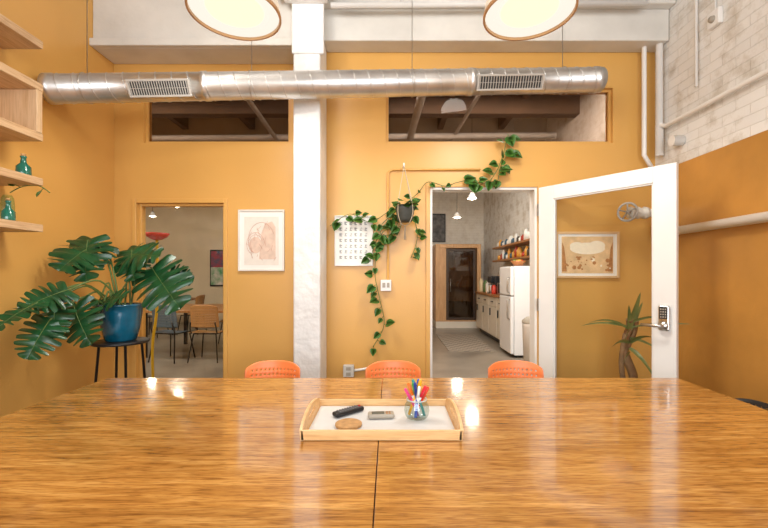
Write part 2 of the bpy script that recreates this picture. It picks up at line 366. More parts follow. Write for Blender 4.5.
# ------------------------------------------------ tray and things
cx=-0.025; ty0,ty1=1.325,1.665; W=0.268; z0=TZ+0.001
parts=[box('base',cx-W+.008,cx+W-.008,ty0+.008,ty1-.008,z0,z0+.006,BIRCH),box('liner',cx-W+.012,cx+W-.012,ty0+.012,ty1-.012,z0+.006,z0+.008,M('tray_liner',(222,224,225),rough=0.35))]
parts.append(boxes('long_sides',[(cx-W,cx+W,ty0,ty0+.01,z0,z0+.034),(cx-W,cx+W,ty1-.01,ty1,z0,z0+.034)],BIRCH,0.002))
for i,sx in enumerate((-1,1)):
    bm=bmesh.new(); n=24; ys=[ty0+(ty1-ty0)*j/n for j in range(n+1)]
    def topz(y):
        t=(y-ty0)/(ty1-ty0); return z0+0.034+0.03*max(0,math.sin(math.pi*t))**0.7
    def P(y,z,o): return bm.verts.new((cx+sx*(W-0.010+o+(z-z0)*0.12),y,z))
    def slot(y): return abs((y-(ty0+ty1)/2))<0.055
    for j in range(n):
        a,b=ys[j],ys[j+1]; mid=(a+b)/2
        segs=[(z0,z0+.028),(z0+.028,z0+.046),(z0+.046,None)] if slot(mid) else [(z0,None)]
        for si,(p,q) in enumerate(segs):
            if si==1: continue
            qa=topz(a) if q is None else q; qb=topz(b) if q is None else q
            v=[P(a,p,0),P(b,p,0),P(b,qb,0),P(a,qa,0),P(a,p,.01),P(b,p,.01),P(b,qb,.01),P(a,qa,.01)]
            for f in ((0,1,2,3),(7,6,5,4),(0,4,5,1),(1,5,6,2),(2,6,7,3),(3,7,4,0)): bm.faces.new([v[t] for t in f])
    bmesh.ops.recalc_face_normals(bm,faces=bm.faces)
    parts.append(obj('handle_end_%d'%i,bm,BIRCH))
group('serving_tray',parts,(cx,1.5,z0))
zt=z0+0.0085
def rot(cx,cy,cz,a): return Matrix.Translation((cx,cy,cz))@Matrix.Rotation(a,4,'Z')
p=[box('body',-0.066,0.066,-0.019,0.019,0.002,0.02,BLACKP,0.007)]
btn=[]
for i in range(8):
    for j in (-1,0,1): btn.append((-0.048+i*0.012,-0.042+i*0.012,j*0.010-0.003,j*0.010+0.003,0.0195,0.0225))
p.append(boxes('buttons',btn,M('button_grey',(120,120,122),rough=0.5),0.001))
p.append(lathe('power_button',[(0,0.0235),(0.005,0.0235),(0.006,0.019)],(0.053,0,0),M('button_red',(190,40,30)),12))
group('remote_control',p,mat=rot(-0.158,1.56,zt-0.001,math.radians(42)),local=True)
p=[box('body',-0.050,0.050,-0.024,0.024,0.001,0.017,GREYP,0.006),box('screen',-0.036,0.012,-0.015,0.015,0.0165,0.018,M('lcd',(96,98,92),rough=0.2),0.002),
   boxes('keys',[(0.018,0.026,-0.012,-0.004,.0165,.019),(0.018,0.026,0.003,0.011,.0165,.019),(0.029,0.036,-0.012,-0.004,.0165,.019),(0.029,0.036,0.003,0.011,.0165,.019)],BROWNW,0.001)]
group('thermostat_remote',p,mat=rot(-0.03,1.52,zt,math.radians(4)),local=True)
lathe('cork_coaster',[(0,0),(0.046,0),(0.048,0.003),(0.048,0.009),(0.045,0.011),(0,0.011)],(-0.145,1.435,zt),CORK,36)
jc=(0.105,1.515,zt)
p=[lathe('jar',[(0,0),(0.036,0.001),(0.044,0.012),(0.048,0.03),(0.045,0.05),(0.037,0.062),(0.038,0.07)],jc,glass_mat('jar_glass',(232,240,238),k=0.10,g=0.8),36),
   lathe('jar_rim',[(0.0365,0.069),(0.039,0.069),(0.039,0.073),(0.0365,0.073),(0.0365,0.069)],jc,M('rim_glass',(214,222,220),rough=0.1),36)]
cols=[(226,60,40),(250,210,40),(40,90,200),(120,50,150),(240,120,30),(30,150,150),(236,70,140),(60,170,70),(30,60,150),(245,245,240),(230,40,60),(250,180,30)]
for i,c in enumerate(cols):
    a=2*math.pi*i/len(cols)+0.3; rr=0.010+0.010*(i%3)
    b=Vector((jc[0]-math.cos(a)*rr,jc[1]-math.sin(a)*rr,zt+0.010)); k=0.55 if i%2==0 else 0.34
    d=Vector((math.cos(a)*k,math.sin(a)*k*.8,1)).normalized()
    m=M('marker_%d'%i,c,rough=0.3,var=0.02)
    Lm=0.118+0.012*(i%3)
    p.append(tube('marker_barrel_%d'%i,[b,b+d*Lm*0.62],0.0052,M('marker_body_%d'%i,(240,240,238) if i%3==1 else c,rough=0.3,var=0.02),10))
    p.append(tube('marker_cap_%d'%i,[b+d*Lm*0.62,b+d*Lm*0.96,b+d*Lm],[0.0064,0.0060,0.004],m,10))
group('marker_jar',p,jc)

# ------------------------------------------------ chairs
def chair(name,x,y,a,mat,top=0.785,wid=0.338):
    def Bs(name,f,nu,nv,skip=None,th=0.006):
        bm=bmesh.new(); g=[[bm.verts.new(f(i/nu*2-1,j/nv)) for j in range(nv+1)] for i in range(nu+1)]
        for i in range(nu):
            for j in range(nv):
                if skip and skip(i,j): continue
                fc=bm.faces.new((g[i][j],g[i+1][j],g[i+1][j+1],g[i][j+1])); fc.smooth=True
        for v in [v for v in bm.verts if not v.link_faces]: bm.verts.remove(v)
        bmesh.ops.recalc_face_normals(bm,faces=bm.faces)
        o=obj(name,bm,mat); s=o.modifiers.new('thick','SOLIDIFY'); s.thickness=th; return o
    w=wid/2
    def back(u,v):
        z=0.52+(top-0.52)*v
        ww=w*(1-0.04*v)
        if v>0.82: 
            q=(v-0.82)/0.18; z-= 0.035*q*(abs(u)**4)
        return (u*ww,0.02+0.05*v-0.06*u*u,z)
    def seat(u,v):
        return (u*w*1.1*(1-0.1*(1-v)), -0.40+0.40*v, 0.445-0.02*(1-u*u)*math.sin(math.pi*v)-(0.03*(1-v)**6)+0.0)
    ps=[Bs('back',back,42,28,lambda i,j: (i%3==1 and j%3==1 and 3<i<38 and 3<j<24)),Bs('seat',seat,16,16)]
    bm=bmesh.new()
    for sx in (-1,1):
        addtube(bm,smooth([(sx*w*0.9,0.0,0.43),(sx*w*0.92,0.03,0.50),(sx*w*0.85,0.045,0.60)],4),0.010,8)
        addtube(bm,[(sx*w*0.8,-0.02,0.42),(sx*w*1.05,0.05,0.0)],0.010,8)
        addtube(bm,[(sx*w*0.8,-0.34,0.42),(sx*w*1.05,-0.40,0.0)],0.010,8)
        addtube(bm,[(sx*w*0.8,-0.34,0.42),(sx*w*0.8,-0.02,0.42)],0.010,8)
    addtube(bm,[(-w*0.8,-0.04,0.42),(w*0.8,-0.04,0.42)],0.009,8); addtube(bm,[(-w*0.8,-0.32,0.42),(w*0.8,-0.32,0.42)],0.009,8)
    ps.append(obj('legs',bm,CHROME if mat is ORANGE else DARK))
    group(name,ps,mat=rot(x,y,0,a),local=True)
for u in (275,393,513): chair('orange_chair',(u-389)/F*2.40,2.345,0,ORANGE,wid=.33)
chair('black_chair',1.86,2.02,math.radians(-90),BLACKP,top=0.645,wid=0.40)

# ------------------------------------------------ open glazed door
dv=Vector((0.624,-0.781,0)).normalized(); ang=math.atan2(dv.y,dv.x); DW=0.98; DH=2.035
p=[boxes('stiles_rails',[(0,0.13,-.022,.022,.01,DH),(DW-.135,DW,-.022,.022,.01,DH),(0.13,DW-.135,-.022,.022,DH-.11,DH),(0.13,DW-.135,-.022,.022,.01,.27)],WHITE,0.003)]
p.append(boxes('glazing_bead',[(0.13,0.14,-.012,.012,.27,DH-.11),(DW-.145,DW-.135,-.012,.012,.27,DH-.11),(0.14,DW-.145,-.012,.012,DH-.12,DH-.11),(0.14,DW-.145,-.012,.012,.27,.28)],WHITE))
p.append(box('glass',0.14,DW-.145,-.003,.003,.28,DH-.12,GLASS))
lx=DW-0.065
p.append(box('lock_plate',lx-.034,lx+.034,-.048,-.022,0.93,1.10,CHROME,0.012))
p.append(box('keypad',lx-.024,lx+.024,-.054,-.048,1.01,1.09,M('keypad_black',(40,40,44),rough=0.25),0.006))
kb=[]
for i in range(3):
    for j in range(4): kb.append((lx-.017+i*.013,lx-.009+i*.013,-.056,-.054,1.018+j*.017,1.028+j*.017))
p.append(boxes('keypad_buttons',kb,GREYP,0.001))
p.append(tube('lever',[(lx,-.048,.965),(lx,-.085,.965),(lx-.02,-.09,.965),(lx-.12,-.088,.965)],0.010,CHROME,12))
p.append(lathe('rose',[(0.0,-.06),(0.026,-.058),(0.028,-.048)],(lx,0,.965),CHROME,24,'y'))
p.append(boxes('hinges',[(-.012,.004,-.03,.03,z,z+.1) for z in (.2,1.0,1.8)],CHROME))
group('door_1',p,mat=Matrix.Translation((1.278,3.385,0))@Matrix.Rotation(ang,4,'Z'),local=True)
boxes('trim_2',[(H_D[0],H_D[0]+.02,YB,YB+.12,0,2.05),(H_D[1]-.02,H_D[1],YB,YB+.12,0,2.05),(H_D[0]+.02,H_D[1]-.02,YB,YB+.12,2.03,2.05)],WHITE)

# ------------------------------------------------ prints
def frame(u0,u1,v0,v1,fm,Y=YB,fw=0.014):
    a=at(u0,v1,Y); b=at(u1,v0,Y); y0=Y-0.026
    l=[(a.x,a.x+fw,y0,Y-.002,a.z,b.z),(b.x-fw,b.x,y0,Y-.002,a.z,b.z),(a.x+fw,b.x-fw,y0,Y-.002,a.z,a.z+fw),(a.x+fw,b.x-fw,y0,Y-.002,b.z-fw,b.z)]
    return a,b,[boxes('frame',l,fm,0.002),box('mat_board',a.x+fw,b.x-fw,Y-.014,Y-.004,a.z+fw,b.z-fw,PAPER)]
def disc(bm,c,rx,rz,y,n=24,mi=0,a0=0,a1=2*math.pi):
    vs=[bm.verts.new((c[0]+rx*math.cos(a0+(a1-a0)*k/n),y,c[1]+rz*math.sin(a0+(a1-a0)*k/n))) for k in range(n)]
    f=bm.faces.new(vs); f.material_index=mi
def poly(bm,pts,y,mi=0):
    f=bm.faces.new([bm.verts.new((x,y,z)) for x,z in pts]); f.material_index=mi
PINK=M('ink_rust',(212,158,134),rough=0.8,var=0.25,scale=30); GREYI=M('ink_grey',(150,152,154),rough=0.8,var=0.3,scale=40)
PALE=M('ink_pale',(234,226,216),rough=0.8,var=0.08,scale=20); BLUSH=M('ink_blush',(230,204,186),rough=0.8,var=0.2,scale=22)
a,b,p=frame(239,285,210,271,M('frame_white',(232,226,216),rough=.4),YB)
w=b.x-a.x; h=b.z-a.z; mx=(a.x+b.x)/2
bm=bmesh.new()
poly(bm,[(a.x+.05,a.z+.05),(b.x-.05,a.z+.05),(b.x-.05,b.z-.06),(a.x+.05,b.z-.06)],YB-.0150,0)
poly(bm,[(mx-.02,a.z+.10),(mx+.12,a.z+.10),(mx+.12,b.z-.15),(mx+.09,b.z-.10),(mx+.03,b.z-.12),(mx+.0,b.z-.20)],YB-.0153,1)
disc(bm,(mx-.05,a.z+.22),.055,.07,YB-.0154,24,1)
p.append(obj('artwork_wash',bm,[PALE,BLUSH]))
bm=bmesh.new()
for (r,cx_,cz_) in ((.075,mx-.05,a.z+.23),(.06,mx-.05,a.z+.23),(.11,mx,a.z+.27)):
    addtube(bm,[Vector((cx_+r*math.cos(t),YB-.0165,cz_+r*1.3*math.sin(t))) for t in [math.pi*(0.1+j/14*1.2) for j in range(15)]],0.0014,4)
for k in range(26):
    x=mx-0.11+random.random()*0.22; z=a.z+.07+random.random()*0.32
    addtube(bm,[(x,YB-.0165,z),(x+random.uniform(-.03,.03),YB-.0165,z+random.uniform(.02,.07))],0.0011,4)
p.append(obj('artwork_lines',bm,PINK)); group('framed_print',p,(mx,YB,a.z))
a,b,p=frame(335,373,216,266,PAPER,YB,0.008)
l=[]
nx,nz=6,7
for i in range(nx):
    for j in range(nz):
        x=a.x+.035+i*(b.x-a.x-.07)/nx; z=a.z+.05+j*(b.z-a.z-.09)/nz
        l.append((x+.006,x+.026,YB-.0160,YB-.0141,z+.010,z+.016)); l.append((x+.006+.004*((i*j)%3),x+.016,YB-.0160,YB-.0141,z+.019,z+.036)); l.append((x+.020,x+.028,YB-.0160,YB-.0141,z+.024+.004*((i+j)%2),z+.034))
p.append(boxes('artwork_glyphs',l,GREYI))
group('framed_poster',p,((a.x+b.x)/2,YB,a.z))
a,b,p=frame(555,618,232,278,M('frame_maple',(228,190,142),rough=0.4),YB,0.018)
SEP=M('ink_sepia',(198,138,84),rough=0.8,var=0.4,scale=40); SEP2=M('ink_tan',(240,204,156),rough=0.8,var=0.25,scale=18); CREAM=M('ink_cream',(248,236,212),rough=0.8,var=0.1,scale=30)
c=((a.x+b.x)/2,(a.z+b.z)/2); hw=(b.x-a.x)/2-.05; hh=(b.z-a.z)/2-.04
p.append(box('artwork_ground',c[0]-hw,c[0]+hw,YB-.016,YB-.0142,c[1]-hh,c[1]+hh,SEP2))
bm=bmesh.new(); rr=random.Random(5)
disc(bm,(c[0],c[1]+.055),.15,.05,YB-.0164,28,0); disc(bm,(c[0]-.09,c[1]+.075),.06,.035,YB-.0163,24,0); disc(bm,(c[0]+.08,c[1]+.08),.07,.04,YB-.0165,24,0)
for k in range(26):
    x=c[0]+rr.uniform(-hw*.88,hw*.88); z=c[1]+rr.uniform(-hh*.85,-.01); s=rr.uniform(.006,.018)
    disc(bm,(x,z),s,s*rr.uniform(.5,1.1),YB-.0166-.00005*k,10,rr.choice((1,1,0)))
for sx in (-1,1):
    poly(bm,[(c[0]+sx*hw*.98,c[1]-hh*.9),(c[0]+sx*hw*.98,c[1]+hh*.7),(c[0]+sx*hw*.90,c[1]+hh*.4),(c[0]+sx*hw*.84,c[1]-hh*.3),(c[0]+sx*hw*.8,c[1]-hh*.9)],YB-.0164,1)
p.append(obj('artwork_shapes',bm,[CREAM,SEP]))
group('framed_drawing',p,(c[0],YB,a.z))

# ------------------------------------------------ wall shelves + bottles
SH=[2.715,2.455,2.155,1.885,1.605]
for z in SH:
    box('wall_shelf',XL+.001,-2.10,0.9,2.43,z-0.045,z,OAK,0.003)
box('shelf_divider',XL+.001,-2.10,2.385,2.425,2.156,2.409,OAKV,0.003)
def bottle(x,y,z,h,r,name='glass_bottle'):
    group(name,[lathe('body',[(0,0),(r,0),(r*1.05,h*.1),(r,h*.45),(r*.45,h*.62),(r*.35,h*.85),(r*.45,h*.88),(r*.45,h*.95),(r*.3,h*.96),(0,h*.9)],(x,y,z),BOTTLE,24),
                lathe('stopper',[(0,h*.96),(r*.32,h*.96),(r*.36,h*1.06),(0,h*1.08)],(x,y,z),CORK,16)],(x,y,z))
bottle(-2.17,2.375,1.886,0.125,0.036); bottle(-2.18,2.29,1.606,0.125,0.032)

# ------------------------------------------------ leaves
def frame_from(d,n):
    d=Vector(d).normalized(); n=Vector(n); n=(n-d*n.dot(d)).normalized(); s=d.cross(n); return d,n,s
def monstera(bm,base,d,n,L,Wf=0.50):
    d,n,s=frame_from(d,n); base=Vector(base); NS=84; NU=5
    cuts=[0.15,0.28,0.41,0.54,0.67,0.79]
    for side in (-1,1):
        rows=[]
        for i in range(NS+1):
            t=i/NS
            w=Wf*L*(math.sin(math.pi*min(1,(t*0.93+0.07))**0.72))**0.62 if t<1 else 0.0
            f=1
            for ci,c in enumerate(cuts):
                cc=c+0.02*(side>0)
                f=min(f,1-0.74*math.exp(-((t-cc)/0.020)**2))
            w*=f; row=[]
            for j in range(NU+1):
                u=j/NU; x=w*u; slant=(-0.34*(1-t)**2+0.34*t)*x*1.1
                z=-0.55*(x*x)/L*1.0-0.22*L*t*t+0.03*L*math.sin(t*34)*u
                z+=0.10*x
                row.append(bm.verts.new(base+d*(t*L+slant)+s*(side*x)+n*z))
            rows.append(row)
        for a,b in zip(rows,rows[1:]):
            for j in range(NU):
                f=bm.faces.new((a[j],a[j+1],b[j+1],b[j])) ; f.smooth=True
    addtube(bm,[base+d*(t*L)+n*(-0.22*L*t*t+0.002) for t in [k/8 for k in range(9)]],[0.003*(1-k/10) for k in range(9)],5,1)
def heart(bm,base,d,n,L):
    d,n,s=frame_from(d,n); base=Vector(base)
    prof=[(0.0,0.0),(-0.10,0.22),(0.06,0.42),(0.30,0.46),(0.55,0.36),(0.8,0.17),(1.0,0.0)]
    mid=[bm.verts.new(base+d*(L*max(0,y))-n*(0.12*L*y*y)) for y,_ in prof]
    for side in (-1,1):
        ed=[mid[0]]+[bm.verts.new(base+d*(L*y)+s*(side*x*L)+n*(0.10*L*x-0.15*L*y*y)) for y,x in prof[1:-1]]+[mid[-1]]
        for i in range(len(prof)-1):
            vs=[mid[i],ed[i],ed[i+1],mid[i+1]]; u=[]
            for v in vs:
                if v not in u: u.append(v)
            if len(u)>=3: 
                f=bm.faces.new(u); f.smooth=True
px,py=-1.93,2.88; pz=0.83
parts=[lathe('pot',[(0,0),(0.09,0),(0.10,0.01),(0.122,0.10),(0.135,0.2),(0.137,0.245),(0.142,0.25),(0.142,0.262),(0.128,0.262),(0.125,0.22),(0,0.22)],(px,py,pz+.001),TEAL,40),
       lathe('soil',[(0,0.235),(0.06,0.238),(0.124,0.225)],(px,py,pz),SOIL,24)]
LV=[((98,243,2.85),(58,262,2.55),(0.2,-1,0.35),.54),
    ((88,240,2.80),(80,276,2.62),(0.1,-1,0.25),.50),
    ((124,256,2.95),(154,250,2.85),(0.0,-1,0.9),.56),
    ((132,250,2.95),(130,276,2.8),(0.0,-1,0.5),.56),
    ((152,268,2.95),(174,303,2.75),(0.1,-1,0.4),.50),
    ((68,290,2.52),(20,304,2.30),(0.3,-1,0.6),.46),
    ((74,306,2.6),(84,343,2.5),(0.0,-1,0.2),.52),
    ((50,320,2.45),(24,356,2.30),(0.3,-1,0.25),.52),
    ((104,302,2.78),(120,292,2.66),(0.0,-1,1.0),.46),
    ((170,272,3.0),(190,280,2.95),(0.0,-1,0.3),.46),
    ((40,302,2.40),(-10,322,2.12),(0.2,-0.8,1.0),.26),
    ((56,300,2.5),(50,336,2.4),(0.2,-1,0.4),.46),
    ((100,300,2.8),(92,322,2.7),(0.1,-1,0.5),.46)]
bm=bmesh.new(); bs=bmesh.new()
for i,(b0,t0,n,wf) in enumerate(LV):
    b=at(*b0); t=at(*t0); b.x=max(b.x,XL+.05); t.x=max(t.x,XL+.03)
    L=(t-b).length*1.0
    monstera(bm,b,t-b,n,L,wf)
    st=Vector((px+random.uniform(-.06,.06),py+random.uniform(-.06,.06),pz+0.235)); m=(st+b)/2+Vector((0,0,0.10+0.06*random.random())); m.x=st.x*0.6+b.x*0.4
    m.x=max(m.x,XL+.04)
    addtube(bs,smooth([st,m,b],6),0.006,6)
for v in bm.verts:
    if v.co.x<XL+.015: v.co.x=XL+.015
parts.append(obj('leaves',bm,[LEAF,STEM])); parts.append(obj('stems',bs,STEM))
group('potted_monstera',parts,(px,py,pz))
p=[lathe('top',[(0,-0.02),(0.175,-0.02),(0.18,-0.015),(0.18,-0.003),(0.175,0),(0,0)],(px,py,pz),DARK,36)]
bm=bmesh.new()
for k in range(4):
    a=math.pi/4+k*math.pi/2
    addtube(bm,[(px+.13*math.cos(a),py+.13*math.sin(a),pz-.02),(px+.19*math.cos(a),py+.19*math.sin(a),0)],0.009,8)
ring=[(px+.155*math.cos(t),py+.155*math.sin(t),0.42) for t in [2*math.pi*j/28 for j in range(29)]]
addtube(bm,ring,0.006,6,cap=False); p.append(obj('legs',bm,DARK)); group('plant_stand',p,(px,py,0))

YV=3.36
pc=at(405,222,3.22)
parts=[lathe('pot',[(0,0),(0.05,0),(0.062,0.02),(0.075,0.10),(0.078,0.13),(0.072,0.13),(0.068,0.11),(0,0.11)],pc,M('pot_charcoal',(70,72,66),rough=0.6,var=0.3,scale=20),28)]
hk=at(404,166,3.22)
bm=bmesh.new()
for k in range(4):
    a=math.pi/4+k*math.pi/2
    q=[(pc.x+.0,pc.y,pc.z-.03),(pc.x+.055*math.cos(a),pc.y+.055*math.sin(a),pc.z-.002),(pc.x+.082*math.cos(a),pc.y+.082*math.sin(a),pc.z+.12),(hk.x,hk.y,hk.z)]
    addtube(bm,smooth(q,4),0.003,5)
addtube(bm,[(pc.x,pc.y,pc.z-.03),(pc.x,pc.y,pc.z-.14)],[0.006,0.012],6)
parts.append(obj('macrame_cord',bm,ROPE))
parts.append(tube('wall_hook',smooth([(hk.x,YB-.002,hk.z+.03),(hk.x,3.3,hk.z+.035),(hk.x,3.22,hk.z+.02),(hk.x,3.21,hk.z-.01)],4),0.006,WHITE,8))
def vine(bs,bl,path,step,Lf,seed=0):
    rnd=random.Random(seed); pts=smooth(path,8)
    addtube(bs,pts,0.0032,5)
    acc=0; 
    for a,b in zip(pts,pts[1:]):
        acc+=(b-a).length
        while acc>step:
            acc-=step
            dr=Vector((rnd.uniform(-1,1),-0.25,rnd.uniform(-1.1,0.4))).normalized()
            q=b+dr*0.03; q.y=min(q.y,YB-.03)
            addtube(bs,[b,q],0.002,4)
            heart(bl,q,dr+Vector((0,-0.1,-0.2)),(rnd.uniform(-.6,.6),-1,rnd.uniform(0,0.9)),Lf*rnd.uniform(0.7,1.25))
bs=bmesh.new(); bl=bmesh.new()
o=at(405,204,3.24)
V=lambda *q:[o]+[at(u,v,YV) for u,v in q]
vine(bs,bl,V((418,193),(428,182),(445,186),(455,183)),0.11,0.055,seed=1)
vine(bs,bl,[at(455,183,YV),at(470,180,YV),at(486,183,YV),at(496,172,YV),at(503,155,YV),at(508,134,YV)],0.045,0.082,seed=2)
vine(bs,bl,[at(486,183,YV),at(497,182,YV),at(500,168,YV),at(510,150,YV)],0.06,0.078,seed=12)
vine(bs,bl,V((388,212),(370,222),(350,214),(330,226)),0.065,0.07,seed=3)
vine(bs,bl,V((396,226),(383,232),(377,250),(375,275),(380,300),(384,325),(373,347)),0.07,0.07,seed=4)
vine(bs,bl,V((392,215),(380,228),(386,245)),0.045,0.072,seed=5)
vine(bs,bl,V((415,222),(417,240),(411,258)),0.055,0.072,seed=6)
vine(bs,bl,V((398,232),(378,238),(370,262)),0.065,0.07,seed=9)
for k in range(26):
    a=random.uniform(0,6.28); q=pc+Vector((0.06*math.cos(a),0.05*math.sin(a),0.12+random.uniform(0,.05)))
    heart(bl,q,(math.cos(a),math.sin(a)*0.6-0.3,random.uniform(-.6,.5)),(0,-1,0.8),random.uniform(.05,.08))
parts.append(obj('vines',bs,STEM)); parts.append(obj('leaves',bl,LEAF2))
group('hanging_pothos',parts,pc)
bs=bmesh.new(); bl=bmesh.new()
vine(bs,bl,[(-2.26,2.385,1.79),(-2.20,2.40,1.83),(-2.12,2.42,1.84),(-2.06,2.43,1.80)],0.06,0.06,seed=8)
group('trailing_vine',[obj('vine',bs,STEM),obj('leaves',bl,LEAF2),lathe('propagation_glass',[(0.0,0.001),(0.03,0.001),(0.034,0.10),(0.03,0.15),(0.02,0.17)],(-2.275,2.385,1.606),glass_mat('propagation_glass',(220,240,232),k=.08),20)],(-2.27,2.385,1.605))

# ------------------------------------------------ conduit & boxes on back wall
bm=bmesh.new(); yy=YB-.014
def W2(u,v,y=yy): q=at(u,v,YB); return Vector((q.x,y,q.z))
addtube(bm,[W2(388,281),W2(388,176),W2(389,172),W2(393,170),W2(480,170)],0.009,8)
obj('wall_conduit',bm,OCHRE)
q=W2(386,285)
group('light_switch',[box('box',q.x-.045,q.x+.045,YB-.05,YB-.001,q.z-.05,q.z+.045,WHITE,.004),boxes('rockers',[(q.x-.03,q.x-.005,YB-.054,YB-.05,q.z-.02,q.z+.02),(q.x+.008,q.x+.03,YB-.054,YB-.05,q.z-.02,q.z+.02)],GREYP)],(q.x,YB,q.z))
q=W2(349,370)
group('power_outlet',[box('box',q.x-.045,q.x+.045,YB-.05,YB-.001,q.z-.05,q.z+.05,M('outlet_grey',(206,204,198),rough=0.4),0.005),boxes('sockets',[(q.x-.02,q.x+.02,YB-.053,YB-.05,q.z+.008,q.z+.036),(q.x-.02,q.x+.02,YB-.053,YB-.05,q.z-.036,q.z-.008)],GREYP,0.002),
   tube('cable_stub',[(q.x+.045,YB-.02,q.z),(q.x+.17,YB-.02,q.z+.02)],0.011,WHITE,8)],(q.x,YB,q.z))

# ------------------------------------------------ right wall pipes + valve
xp=XR-0.06
bm=bmesh.new()
addtube(bm,[(xp,-2.5,1.64),(xp,3.05,1.64)],0.032,16)
addtube(bm,[(xp,3.04,1.64),(xp,3.10,1.64),(xp-0.01,3.2,1.68),(xp-0.02,3.22,1.82)],0.032,14)
addtube(bm,[(xp-0.02,3.22,1.80),(2.07,3.22,1.80)],0.032,14)
hp=obj('pipe_run',bm,WHITE)
vc=Vector((1.98,3.22,1.80))
p=[hp,lathe('valve_body',[(0,-.07),(0.045,-.07),(0.05,-.05),(0.035,-.04),(0.05,0),(0.035,.04),(0.05,.05),(0.045,.08),(0,.08)],(vc.x+.02,vc.y,vc.z),M('valve_white',(226,224,218),rough=0.4),24,'x'),
   tube('valve_stem',[(vc.x-.02,vc.y,vc.z),(vc.x-.09,vc.y-.05,vc.z)],0.012,CHROME,10)]
bm=bmesh.new(); hc=Vector((vc.x-.09,vc.y-.05,vc.z)); ax=Vector((-0.75,-0.6,0)).normalized(); s1=Vector((0,0,1)); s2=ax.cross(s1)
addtube(bm,[hc+(s1*math.cos(t)+s2*math.sin(t))*0.07 for t in [2*math.pi*k/28 for k in range(29)]],0.009,8,cap=False)
for k in range(5):
    t=2*math.pi*k/5; addtube(bm,[hc,hc+(s1*math.cos(t)+s2*math.sin(t))*0.07],0.006,6)
p.append(obj('valve_handwheel',bm,M('handwheel_grey',(190,190,190),rough=0.35))); group('heating_pipe',p,vc)
bm=bmesh.new()
addtube(bm,[(xp+.02,3.30,3.9),(xp+.02,3.30,2.52)],0.026,12); addtube(bm,[(xp-.08,3.34,3.9),(xp-.08,3.34,2.3),(xp-.02,3.34,2.2)],0.018,12)
addtube(bm,[(xp+.02,3.30,2.54),(xp+.02,3.22,2.50),(xp+.02,2.0,2.50),(xp+.02,-2.5,2.50)],0.017,12)
addtube(bm,[(xp+.02,3.30,2.54),(xp+.02,3.30,2.28)],0.03,12); addtube(bm,[(xp-.02,3.1,2.34),(xp+.06,3.1,2.34)],0.04,14)
addtube(bm,[(xp+.04,2.93,3.9),(xp+.04,2.93,2.68)],0.010,8)
obj('wall_pipes',bm,WHITE)
p=[box('plate',XR-.03,XR+.004,2.72,2.82,3.02,3.13,WHITE,0.006),tube('cable',[(XR-.01,2.77,3.13),(XR-.01,2.77,3.6)],0.006,WHITE,6),lathe('lens',[(0,-.05),(0.02,-.048),(0.024,-.03)],(XR,2.77,3.07),GREYP,16,'x')]
group('wall_sensor',p,(XR,2.77,3.05))

# ------------------------------------------------ dracaena behind the door
gx,gy=1.84,3.08
p=[lathe('pot',[(0,0),(0.12,0),(0.15,0.26),(0.155,0.30),(0.14,0.30),(0.135,0.26),(0,0.26)],(gx,gy,0),M('pot_dark',(84,70,60),rough=0.5),32)]
bm=bmesh.new()
addtube(bm,smooth([(gx-.02,gy,.26),(gx+.03,gy-.02,.5),(gx-.03,gy,.72),(gx+.01,gy,.90),(gx+.0,gy-.02,.96)],6),[0.032]*12+[0.026]*13,9)
addtube(bm,smooth([(gx-.03,gy,.70),(gx+.04,gy,.84),(gx+.05,gy-.02,.95)],6),0.020,8)
addtube(bm,smooth([(gx+.01,gy,.26),(gx-.05,gy,.6),(gx-.03,gy-.02,.85)],6),0.020,8)
p.append(obj('trunk',bm,BARK))
bm=bmesh.new()
def strap(bm,b,d,L,w,droop):
    b=Vector(b); d=Vector(d).normalized(); s=d.cross(Vector((0,-1,0.15))).normalized(); n=12; prev=None; up=s.cross(d)
    for k in range(n+1):
        t=k/n; c=b+d*(L*t)-Vector((0,0,droop*t*t)); c.x=min(c.x,XR-.02); c.y=min(c.y,YB-.03); ww=w*(1-t)**0.6*(0.55+0.45*min(1,t*4))
        r=(bm.verts.new(c-s*ww+up*ww*.3),bm.verts.new(c),bm.verts.new(c+s*ww+up*ww*.3))
        if prev:
            for i in (0,1): f=bm.faces.new((prev[i],prev[i+1],r[i+1],r[i])); f.smooth=True
        prev=r
for (z,d,L,dr,w) in ((.88,(-1,-.1,.75),.42,.20,.012),(.9,(-1,0.1,.35),.38,.12,.012),(.90,(1,-.3,.25),.42,.06,.010),(.93,(.7,-.5,.6),.34,.16,.012),(.88,(-.5,-.6,.1),.24,.12,.014),(.90,(.25,-.1,1),.28,0,.030),(.88,(.5,.1,1),.26,.02,.026),(.88,(-.15,-.2,1),.20,0,.026),(.82,(.8,-.2,-.1),.26,.1,.012),(.78,(-.7,-.3,.4),.22,.12,.018),(.78,(.4,-.4,.6),.22,.1,.02),(.74,(.2,-.5,-.2),.22,.12,.02),(.7,(-.4,-.4,.2),.18,.12,.02)):
    strap(bm,(gx+.0,gy-.02,z),d,L,w,dr)
p.append(obj('leaves',bm,M('strap_leaf',(128,134,74),rough=0.4,var=0.5,scale=12,c2=(84,104,56))))
group('potted_dracaena',p,(gx,gy,0))

